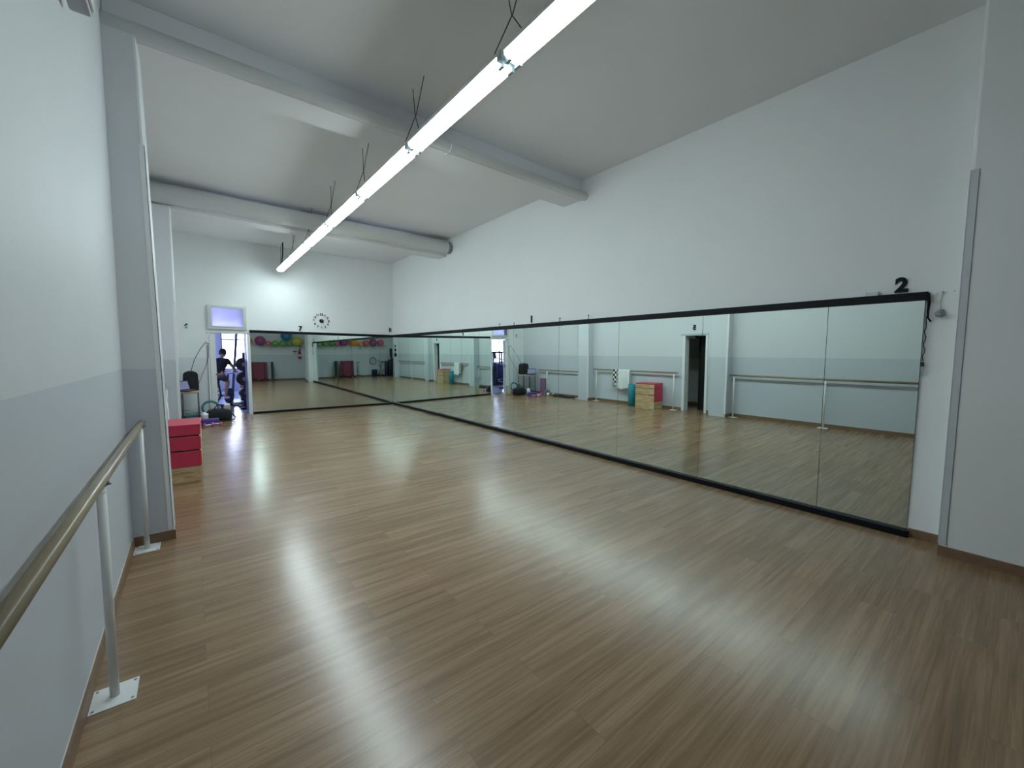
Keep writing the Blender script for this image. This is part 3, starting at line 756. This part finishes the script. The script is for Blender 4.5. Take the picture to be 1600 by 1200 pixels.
# nail with the grey pompon
root = empty('hanging_pompon', (XR, 0.436, 2.03)); tag(root, 'grey fluffy pompon on a string from a nail in the right wall', 'pompon')
m = MB(); m.cyl((0, 0, 0), (-0.02, 0, 0.004), 0.006, seg=10); m.build('nail', 'greym', root)
m = MB(); m.tube([(-0.012, 0, 0), (-0.012, 0.008, -0.06), (-0.014, 0.004, -0.14)], 0.0022, seg=6); m.build('string', 'cablew', root)
m = MB(); m.sphere((-0.030, 0.002, -0.165), 0.026, u=22, v=14)
for v in m.bm.verts: v.co += (v.co-Vector((-0.030, 0.002, -0.165)))*random.uniform(-0.3, 0.4)
m.build('pompon', 'fluff', root)
m = MB(); m.cyl((XR, 0.375, 2.035), (XR-0.006, 0.375, 2.035), 0.004, seg=8); tag(m.build('nail', 'greym'), 'small nail right of the hanging pompon', 'nail')
# socket low on the left wall
root = empty('wall_socket', (XL, 0.93, 0.33)); tag(root, 'white wall socket low on the left wall below the barre', 'socket')
m = MB(); m.box(0, 0.01, -0.06, 0.06, -0.04, 0.04, bev=0.003); m.build('plate', 'white', root)
m = MB(); m.box(0.01, 0.04, -0.025, 0.02, -0.022, 0.02, bev=0.004); m.build('plug', 'blackm', root)

# ------------------------------------------------------------------ behind the camera, seen in the mirrors
# ball rack with the exercise balls
root = empty('ball_rack', (2.3, YB, 1.86)); tag(root, 'long wall rack carrying the exercise balls on the back wall', 'rack')
for yy in (0.14, 0.42):
    m = MB(); m.cyl((-2.2, yy, 0), (2.3, yy, 0), 0.011, seg=10); m.build('rail', 'greym', root)
for x in (-2.1, -0.7, 0.75, 2.2):
    m = MB(); m.box(x-0.012, x+0.012, 0, 0.45, -0.025, -0.01); m.cyl((x, 0.0, -0.22), (x, 0.30, -0.03), 0.008, seg=8); m.build('bracket', 'greym', root)
def ball(x, z, r, mk, lab):
    root = empty('exercise_ball', (x, YB+0.29, z)); tag(root, lab, 'exercise ball', 'exercise balls on the rack')
    m = MB(); bm = m.bm
    m.sphere((0, 0, 0), r, u=32, v=20)
    for v in bm.verts: v.co *= 1+0.008*math.cos(v.co.z/r*22)
    m.build('ball', mk, root)
    m = MB(); m.cyl((0, r*0.99, 0), (0, r*1.012, 0), 0.012, seg=12); m.build('plug', 'white', root)
for a in [(0.42, 2.06, 0.20, 'rose', 'rose exercise ball at the left end of the rack'), (0.86, 2.07, 0.22, 'magenta', 'magenta exercise ball, second from the left end of the rack'),
          (1.30, 2.03, 0.18, 'rose', 'rose exercise ball beside the orange ones, left half of the rack'), (1.64, 1.98, 0.14, 'orange', 'small orange exercise ball in the left half of the rack'),
          (2.02, 2.07, 0.22, 'orange', 'large orange exercise ball near the middle of the rack'), (2.58, 2.10, 0.25, 'magenta', 'large magenta exercise ball near the middle of the rack'),
          (2.96, 1.98, 0.12, 'rose', 'small rose ball between the magenta and green balls'), (3.26, 1.98, 0.16, 'green', 'green exercise ball left of the blue one'),
          (3.62, 1.99, 0.17, 'green', 'green exercise ball below the blue one'), (3.80, 2.40, 0.27, 'blue', 'large blue exercise ball lying on top of the row'),
          (3.95, 1.96, 0.12, 'green', 'small green ball right below the blue one'), (4.32, 2.10, 0.25, 'yellow', 'large yellow exercise ball at the right end of the rack')]:
    ball(*a)
# maroon folding table boards on arched feet
def arch_foot(m, x, y, half, ax='x', h=0.11):
    pts = []
    for k in range(9):
        t = -1+k/4.0; z = 0.012 + h*(1-abs(t)**2.2)
        pts.append((x+half*t, y, z) if ax == 'x' else (x, y+half*t, z))
    m.tube(pts, 0.016, seg=8)
root = empty('folding_table', (2.47, -1.62, 0)); tag(root, 'maroon folding table standing upright on arched feet by the back wall', 'folding table')
MB().box(-0.36, 0.36, -0.01, 0.015, 0.05, 0.97, bev=0.004).build('table_half', 'maroon', root)
MB().box(-0.37, 0.37, -0.016, 0.018, 0.965, 0.985).box(-0.375, -0.36, -0.016, 0.018, 0.05, 0.985).box(0.36, 0.375, -0.016, 0.018, 0.05, 0.985).build('edge_frame', 'blackm', root)
for s in (-1, 1):
    m = MB(); arch_foot(m, s*0.26, 0.06, 0.22); m.cyl((s*0.26, 0.05, 0.11), (s*0.26, 0.04, 0.9), 0.014, seg=10); m.build('leg', 'blackm', root)
root = empty('folding_table', (1.86, -1.55, 0)); tag(root, 'bare black table frame on an arched foot next to the maroon table', 'table frame')
m = MB()
for dx in (-0.04, 0.05): m.cyl((dx, 0, 0.12), (dx, 0, 0.88), 0.014, seg=10)
m.box(-0.12, 0.12, -0.012, 0.012, 0.88, 0.905); m.build('post', 'blackm', root)
m = MB(); arch_foot(m, 0, 0, 0.27); m.build('leg', 'blackm', root)
root = empty('folding_table', (3.08, -1.55, 0)); tag(root, 'dark board standing in for the doubled mirror image of the maroon table edge', 'folding table')  # added board, imitates the table edge doubled across a mirror seam
m = MB(); m.box(-0.03, 0.03, -0.3, 0.3, 0.08, 0.99, bev=0.005); m.build('table_half', 'board', root)
m = MB(); arch_foot(m, 0.02, 0.28, 0.09, 'x', 0.05); m.build('leg', 'blackm', root)
# extinguisher and its sign
root = empty('fire_extinguisher', (4.46, YB+0.07, 1.15)); tag(root, 'red fire extinguisher hanging on the back wall by the corner', 'fire extinguisher')
MB().lathe([(0.055, 0.0), (0.065, 0.01), (0.065, 0.34), (0.05, 0.40), (0.025, 0.43), (0.02, 0.46)]).build('cylinder', 'ered', root)
m = MB(); m.cyl((0, 0, 0.46), (0, 0, 0.50), 0.022, seg=14); m.box(-0.02, 0.08, -0.012, 0.012, 0.50, 0.515); m.box(-0.02, 0.085, -0.012, 0.012, 0.54, 0.552, rot=Euler((0, R(-12), 0))); m.build('valve', 'blackm', root)
m = MB(); m.tube([(-0.02, 0.02, 0.48), (-0.075, 0.05, 0.44), (-0.085, 0.06, 0.30), (-0.075, 0.05, 0.12)], 0.010); m.build('hose', 'rubber', root)
m = MB(); m.lathe([(0.0665, 0.0), (0.0665, 0.13)], (0, 0, 0.13)); m.build('paper_label', 'paper', root)
root = empty('safety_sign', (4.245, YB+0.004, 1.52)); tag(root, 'small white safety sign with dark pictograms left of the extinguisher', 'sign')
MB().box(-0.11, 0.11, 0, 0.003, -0.16, 0.11).build('panel', 'paper', root)
m = MB(); m.box(-0.095, -0.045, 0.003, 0.0045, 0.0, 0.085); m.box(-0.03, 0.02, 0.003, 0.0045, 0.0, 0.085); m.box(0.035, 0.09, 0.003, 0.0045, 0.0, 0.085)
for k in range(4): m.box(-0.09, 0.085, 0.003, 0.004, -0.035-k*0.03, -0.026-k*0.03)
m.build('pictograms', 'ink', root)
# heavy bags and rolled mats in the back left corner
def roll(x, y, r, h, mk, lab, cat='rolled mat'):
    m = MB(); m.lathe([(r*0.9, 0), (r, 0.02), (r, h-0.02), (r*0.9, h), (r*0.3, h)]); o = m.build('rolled_mat', mk, loc=(x, y, 0)); tag(o, lab, cat, 'rolled mats in the back corner'); return o
roll(0.00, -1.25, 0.13, 1.02, 'blackm', 'tall black rolled mat standing nearest in the back corner')
roll(-0.24, -1.45, 0.12, 1.10, 'blackm', 'tall black rolled mat against the left wall in the back corner')
roll(0.14, -1.55, 0.11, 0.92, 'navy', 'navy rolled mat standing right of the black ones')
root = empty('punching_post', (0.06, -0.92, 0)); tag(root, 'narrow black punching post on a heavy foot in the back corner', 'punching post')
MB().lathe([(0.17, 0), (0.17, 0.05), (0.08, 0.09)]).build('base', 'rubber', root)
MB().cyl((0, 0, 0.09), (0, 0, 1.2), 0.03).build('pole', 'blackm', root)
MB().lathe([(0.06, 0), (0.075, 0.03), (0.075, 0.5), (0.05, 0.55)], (0, 0, 1.15)).build('pad', 'blackf', root)
root = empty('bicycle_wheel', (0.86, YB+0.10, 0.94)); tag(root, 'bare spoked wheel hanging on the back wall', 'wheel')
m = MB(); m.tube([(0.20*math.cos(a), 0, 0.20*math.sin(a)) for a in [2*PI*k/32 for k in range(32)]], 0.018, closed=True); m.build('rim', 'darkm', root)
m = MB(); m.cyl((0, -0.03, 0), (0, 0.03, 0), 0.02, seg=12)
for k in range(10): a = 2*PI*k/10; m.cyl((0, 0, 0), (0.195*math.cos(a), 0, 0.195*math.sin(a)), 0.003, seg=5)
m.build('spokes', 'chrome', root)
m = MB(); m.lathe([(0.13, 0), (0.15, 0.02), (0.160, 0.40), (0.165, 0.42), (0.15, 0.42), (0.14, 0.05)]); tag(m.build('storage_bin', 'navy', loc=(0.86, -1.62, 0)), 'dark navy bin on the floor under the hanging wheel', 'bin')
root = empty('exercise_bike', (0.50, -1.50, 0)); tag(root, 'folded grey exercise bike between the bin and the rolled mats', 'exercise bike')
m = MB(); m.cyl((0, -0.05, 0.30), (0, 0.05, 0.30), 0.16, seg=28); m.build('flywheel', 'greym', root)
m = MB(); m.tube([(-0.16, 0, 0.03), (0, 0, 0.32), (0.05, 0, 0.70), (0.12, 0, 0.98)], 0.018); m.tube([(0.18, 0, 0.03), (0.05, 0, 0.45), (-0.10, 0, 0.86)], 0.018); m.box(-0.19, -0.13, -0.2, 0.2, 0, 0.04); m.box(0.15, 0.21, -0.2, 0.2, 0, 0.04); m.build('frame', 'blackm', root)
m = MB(); m.tube([(0.12, -0.18, 1.02), (0.12, -0.1, 0.98), (0.12, 0.1, 0.98), (0.12, 0.18, 1.02)], 0.013); m.build('handlebar', 'blackm', root)
m = MB(); m.sphere((-0.10, 0, 0.88), 0.1, (1.1, 0.8, 0.35)); m.build('saddle', 'blackf', root)
# straps with pads on the near pier of the left wall
root = empty('hanging_pads', (-0.225, 0.462, 1.9)); tag(root, 'black pads on a strap hanging from the near left pier', 'training pads')
m = MB(); m.tube([(0, 0.012, 0.06), (0, 0.015, -0.3), (0.01, 0.015, -0.72)], 0.007); m.build('strap', 'blackf', root)
for dz, w in [(-0.07, 0.045), (-0.30, 0.06), (-0.58, 0.085)]:
    m = MB(); m.sphere((0, 0.04, dz), w, (1, 0.4, 1.35), u=16, v=10); m.build('pad', 'blackf', root)

# ------------------------------------------------------------------ the gym beyond the far door
GY0, GY1 = YF+0.20, 19.0
struct(MB().box(-7, 3.2, YF+0.12, GY1+0.3, -0.12, -0.001).build('floor_gym', 'gymfloor'))
struct(MB().box(-7, 3.2, YF+0.24, GY1+0.3, 3.1, 3.2).build('ceiling_gym', 'gymceil'))
struct(MB().box(3.1, 3.2, YF+0.24, GY1+0.2, 0, 3.2).build('wall_gym_right', 'gymwall'))
struct(MB().box(-7.1, -7, YF+0.24, GY1+0.2, 0, 3.2).build('wall_gym_left', 'gymwall'))
struct(MB().box(-7, XL-0.18, YF+0.20, YF+0.35, 0, 3.2).build('wall_gym_near', 'gymwall'))
m = MB(); m.box(-7, 3.1, GY1, GY1+0.15, 0, 0.82); m.box(-7, 3.1, GY1, GY1+0.15, 2.45, 3.2)
for x in (-7, -3.0, 0.6): m.box(x, x+(0.5 if x == -7 else 0.3), GY1, GY1+0.15, 0.82, 2.45)
m.box(2.85, 3.1, GY1, GY1+0.15, 0.82, 2.45)
struct(m.build('wall_gym_windows', 'gymwall'))
for k, (x0, x1) in enumerate([(-6.5, -3.0), (-2.7, 0.6), (0.9, 2.85)]):
    m = MB(); t = 0.05
    m.box(x0, x1, GY1+0.04, GY1+0.1, 0.82, 0.82+t); m.box(x0, x1, GY1+0.04, GY1+0.1, 2.45-t, 2.45); m.box(x0, x1, GY1+0.04, GY1+0.1, 1.96, 1.96+t)
    for x in (x0, (x0+x1)/2-t/2, x1-t): m.box(x, x+t, GY1+0.04, GY1+0.1, 0.82, 2.45)
    w = struct(m.build('window_%d' % (k+2), 'greym'))
    MB().box(x0+t, x1-t, GY1+0.066, GY1+0.07, 0.87, 2.40).build('window_pane', 'glass', w)
struct(MB().box(OX1+0.012, OX1+0.09, YF+0.24, YF+0.95, 0, 2.5).build('wall_gym_side', 'gymblue'))
struct(MB().box(0.90, 0.965, 12.6, 18.9, 0.0, 0.006).build('trim_8', 'white'))

# weight tree with plates
root = empty('plate_tree', (1.09, 12.95, 0)); tag(root, 'dark steel weight tree seen through the gym door', 'weight tree')
m = MB(); m.tube([(0, 0, 0.03), (0, 0, 0.55), (0, 0, 1.5)], 0.03); m.box(-0.12, 0.30, -0.26, -0.19, 0, 0.06); m.box(-0.12, 0.30, 0.19, 0.26, 0, 0.06); m.box(-0.03, 0.03, -0.26, 0.26, 0, 0.06); m.build('frame', 'iron', root)
pegs = [(s*1, z) for z in (0.42, 0.80, 1.18) for s in (-1, 1)]
for s, z in pegs:
    m = MB(); m.cyl((0, s*0.02, z), (0, s*0.22, z), 0.014, seg=10); m.build('peg', 'chrome', root)
def plate(x, y, z, r, lab):
    root = empty('weight_plate', (x, y, z)); tag(root, lab, 'weight plate', 'weight plates in the gym')
    m = MB(); m.cyl((0, -0.018, 0), (0, 0.018, 0), r, seg=36); m.build('disc', 'rubber', root)
    m = MB(); m.cyl((0, -0.022, 0), (0, 0.022, 0), r*0.28, seg=20); m.build('hub', 'greym', root)
hn = {0.42: 'bottom', 0.80: 'middle', 1.18: 'top'}
for s, z in pegs:
    for k in range(2):
        plate(1.09, 12.95+s*(0.07+k*0.05), z, (0.13, 0.18, 0.18)[int((z-0.4)/0.38)], 'dark weight plate, %s peg on the %s side, %s' % (hn[z], 'near' if s < 0 else 'far', 'inner' if k == 0 else 'outer'))
# two uprights of a cable machine
root = empty('cable_machine', (1.30, 14.3, 0)); tag(root, 'tall dark cable machine behind the weight tree in the gym', 'gym machine')
for dx in (-0.32, -0.05, 0.25):
    m = MB(); m.box(dx-0.03, dx+0.03, -0.04, 0.04, 0, 2.3, rot=Euler((0, R(5), 0))); m.build('upright', 'gymblue', root)
m = MB(); m.box(-0.5, 0.4, -0.05, 0.05, 2.25, 2.33); m.box(-0.4, 0.4, -0.5, 0.5, 0, 0.08); m.build('frame', 'iron', root)
m = MB()
for k in range(10): m.box(-0.2, 0.1, -0.08, 0.08, 0.1+k*0.06, 0.15+k*0.06)
m.build('weight_stack', 'iron', root)
for dx in (-0.18, 0.1):
    m = MB(); m.cyl((dx, 0, 0.1), (dx-0.12, 0, 2.25), 0.008, seg=8); m.build('cable', 'white', root)

# spinning bike with the rider
def spin_bike(x, y, rz, lab):
    root = empty('spinning_bike', (x, y, 0), rz); tag(root, lab, 'exercise bike')
    m = MB(); m.cyl((0.42, -0.03, 0.32), (0.42, 0.03, 0.32), 0.23, seg=32); m.build('flywheel', 'iron', root)
    m = MB(); m.tube([(-0.42, 0, 0.06), (-0.05, 0, 0.38), (0.42, 0, 0.33), (0.52, 0, 0.06)], 0.03); m.tube([(-0.05, 0, 0.38), (-0.17, 0, 0.82)], 0.026); m.tube([(0.30, 0, 0.36), (0.40, 0, 0.95)], 0.026)
    m.box(-0.46, -0.38, -0.26, 0.26, 0, 0.06); m.box(0.48, 0.56, -0.26, 0.26, 0, 0.06); m.build('frame', 'rubber', root)
    m = MB(); m.sphere((-0.18, 0, 0.85), 0.13, (1.1, 0.75, 0.3)); m.build('saddle', 'blackf', root)
    m = MB(); m.tube([(0.55, -0.12, 1.04), (0.42, -0.2, 1.0), (0.38, 0, 0.97), (0.42, 0.2, 1.0), (0.55, 0.12, 1.04)], 0.015); m.build('handlebar', 'chrome', root)
    for s in (-1, 1):
        m = MB(); m.box(-0.10, 0.02, s*0.12-0.03, s*0.12+0.05*s, 0.37+s*0.10, 0.39+s*0.10); m.cyl((-0.04, s*0.1, 0.38+s*0.1), (-0.04, s*0.06, 0.38), 0.012, seg=8); m.build('pedal', 'greym', root)
    root.scale = (0.93, 0.93, 0.93)
    return root
BX, BY = 0.60, 13.25
spin_bike(BX, BY, R(62), 'black spinning bike ridden by the person beyond the gym door')

def skinned(name, chains, mk, parent=None, sub=1):
    """chains: list of lists of (x,y,z,r); equal coordinates are shared vertices"""
    me = bpy.data.meshes.new(name); vs = []; rs = []; es = []; idx = {}
    for ch in chains:
        prev = None
        for (x, y, z, r) in ch:
            key = (round(x, 4), round(y, 4), round(z, 4))
            if key not in idx: idx[key] = len(vs); vs.append((x, y, z)); rs.append(r)
            i = idx[key]
            if prev is not None: es.append((prev, i))
            prev = i
    me.from_pydata(vs, es, []); me.materials.append(M[mk])
    o = bpy.data.objects.new(name, me); COL.objects.link(o)
    sk = o.modifiers.new('skin', 'SKIN'); sk.use_smooth_shade = True
    for i, r_ in enumerate(rs): me.skin_vertices[0].data[i].radius = (r_, r_)
    me.skin_vertices[0].data[0].use_root = True
    sb = o.modifiers.new('sub', 'SUBSURF'); sb.levels = sub; sb.render_levels = sub
    if parent: o.parent = parent
    return o
def ensure_skin(o_mesh): pass

def person(x, y):
    root = empty('person', (x, y, 0), R(62)); root.scale = (0.93, 0.93, 0.93); tag(root, 'person in a black top and grey shorts leaning forward on the spinning bike', 'person')
    hip = (-0.18, 0, 0.96)
    def P(a, r): return (a[0], a[1], a[2], r)
    chains = [[P(hip, .135), (-0.13, 0, 1.08, .13), (-0.03, 0, 1.25, .145), (0.05, 0, 1.37, .12), (0.09, 0, 1.44, .055), (0.12, 0, 1.49, .052)]]
    body = []
    for s in (-1, 1):
        sh = (0.04, s*0.17, 1.36)
        chains.append([(0.05, 0, 1.37, .12), (*sh, .062), (0.19, s*0.23, 1.20, .043), (0.36, s*0.21, 1.07, .034), (0.42, s*0.195, 1.035, .026)])
        hand = (0.47, s*0.195, 1.03)
        chains.append([(0.42, s*0.195, 1.035, .026), (*hand, .028)])
        for k in range(4):
            dy = (k-1.5)*0.019; ln = (0.030, 0.036, 0.034, 0.026)[k]
            chains.append([(*hand, .028), (0.50, s*0.195+dy, 1.035, .0095), (0.50+ln*0.5, s*0.195+dy, 1.02, .0085), (0.50+ln*0.5-0.012, s*0.195+dy, 1.0, .0075)])
        chains.append([(*hand, .028), (0.465, s*0.195-s*0.035, 1.012, .0095), (0.488, s*0.195-s*0.045, 0.998, .0085)])
        hipj = (-0.16, s*0.09, 0.93)
        ped = 0.10*s
        chains.append([P(hip, .135), (*hipj, .095), (0.13, s*0.11, 0.86-0.0+ped*0.9, .058), (0.02, s*0.11, 0.62+ped, .048), (-0.05, s*0.12, 0.46+ped, .034), (0.07, s*0.12, 0.40+ped, .032)])
    body = skinned('body', chains, 'skin', root, 2)
    # head
    m = MB(); m.sphere((0, 0, 0), 0.1, (1.0, 0.8, 1.22), u=28, v=20)
    for v in m.bm.verts:
        if v.co.z < -0.03: v.co.y *= 0.85; v.co.x = v.co.x*0.92+0.008
        if v.co.x > 0.085 and abs(v.co.y) < 0.02 and -0.035 < v.co.z < 0.02: v.co.x += 0.02*(1-abs(v.co.y)/0.02)
    for s in (-1, 1): m.sphere((-0.005, s*0.082, -0.01), 0.02, (0.8, 0.4, 1.3), u=10, v=8)
    m.sphere((0.086, 0, -0.055), 0.018, (0.5, 1.2, 0.35), u=10, v=6)
    hd = m.build('head', 'skin', root, loc=(0.16, 0, 1.585), rot=(0, R(14), 0))
    m = MB()
    for s in (-1, 1): m.sphere((0.083, s*0.032, 0.012), 0.010, u=10, v=8)
    m.build('eyes', 'blackm', hd)
    m = MB(); m.sphere((-0.012, 0, 0.018), 0.108, (1.02, 0.84, 1.16), u=24, v=16)
    bmesh.ops.delete(m.bm, geom=[v for v in m.bm.verts if v.co.x > 0.055 and v.co.z < 0.075 or v.co.z < -0.06], context='VERTS')
    m.build('hair', 'hair', hd)
    # clothes a little larger than the body
    tc = [[(-0.17, 0, 0.97, .155), (-0.13, 0, 1.08, .148), (-0.03, 0, 1.25, .162), (0.05, 0, 1.37, .135), (0.085, 0, 1.425, .065)]]
    for s in (-1, 1): tc.append([(0.05, 0, 1.37, .135), (0.04, s*0.17, 1.36, .08), (0.13, s*0.21, 1.27, .062)])
    skinned('shirt', tc, 'shirt', root, 2)
    sc = [[(-0.18, 0, 0.97, .150), (-0.18, 0, 0.93, .150)]]
    for s in (-1, 1): sc.append([(-0.18, 0, 0.93, .150), (-0.14, s*0.09, 0.93, .112), (0.05, s*0.105, 0.875+0.06*s, .082)])
    skinned('shorts', sc, 'shorts', root, 2)
    for s in (-1, 1):
        m = MB(); m.sphere((0, 0, 0), 0.05, (2.3, 0.95, 0.9)); m.build('shoe', 'white', root, loc=(0.03, s*0.12, 0.41+0.10*s+0.045-0.045), rot=(0, R(8), 0))
    return root
person(BX, BY)

# treadmills and a stationary machine seen through the door in the mirror
def treadmill(x, y, rz, lab):
    root = empty('treadmill', (x, y, 0), rz); tag(root, lab, 'treadmill', 'treadmills by the gym windows')
    m = MB(); m.box(-0.38, 0.38, -0.9, 0.8, 0.03, 0.19, bev=0.03); m.build('deck', 'iron', root)
    m = MB(); m.box(-0.26, 0.26, -0.86, 0.6, 0.19, 0.20); m.build('belt', 'rubber', root)
    for s in (-1, 1):
        m = MB(); m.tube([(s*0.36, 0.75, 0.15), (s*0.36, 0.62, 1.15), (s*0.34, 0.3, 1.08)], 0.03); m.build('handrail', 'gymblue', root)
    m = MB(); m.box(-0.38, 0.38, 0.56, 0.66, 1.10, 1.42, rot=Euler((R(-25), 0, 0)), bev=0.02); m.build('console', 'iron', root)
    m = MB(); m.box(-0.38, 0.38, 0.45, 0.82, 0.19, 0.32, bev=0.03); m.build('motor_cover', 'whitem', root)
    return root
def multi_gym(x, y, rz, lab):
    root = empty('multi_gym', (x, y, 0), rz); root.scale = (0.85, 0.85, 0.76); tag(root, lab, 'gym machine', 'weight machines in the gym')
    for dx in (-0.22, 0.22):
        m = MB(); m.box(dx-0.035, dx+0.035, -0.04, 0.04, 0, 1.9); m.build('upright', 'iron', root)
    m = MB(); m.box(-0.30, 0.30, -0.05, 0.05, 1.88, 1.97); m.box(-0.28, 0.28, -0.8, 0.4, 0, 0.08); m.box(-0.04, 0.04, -0.75, 0.0, 0.30, 0.38); m.build('frame', 'iron', root)
    m = MB()
    for k in range(12): m.box(-0.16, 0.16, -0.09, 0.09, 0.10+k*0.062, 0.155+k*0.062)
    m.build('weight_stack', 'rubber', root)
    m = MB(); m.box(-0.19, 0.19, -0.75, -0.35, 0.40, 0.50, bev=0.03); m.build('seat', 'navy', root)
    m = MB(); m.box(-0.17, 0.17, -0.34, -0.24, 0.55, 1.25, bev=0.03); m.build('backrest', 'navy', root)
    m = MB(); m.tube([(-0.45, -0.5, 1.35), (-0.3, -0.3, 1.5), (0, -0.1, 1.55), (0.3, -0.3, 1.5), (0.45, -0.5, 1.35)], 0.02); m.build('handlebar', 'chrome', root)
    m = MB(); m.cyl((0, 0, 0.85), (0, 0, 1.88), 0.008, seg=8); m.build('cable', 'white', root)
multi_gym(-0.72, 13.75, 0.2, 'dark weight machine beyond the gym door with navy seat, nearest the doorway')
multi_gym(-1.75, 15.3, 0.4, 'dark weight machine standing farther left in the gym')
treadmill(-2.9, 17.0, 0.2, 'dark treadmill close to the gym windows')
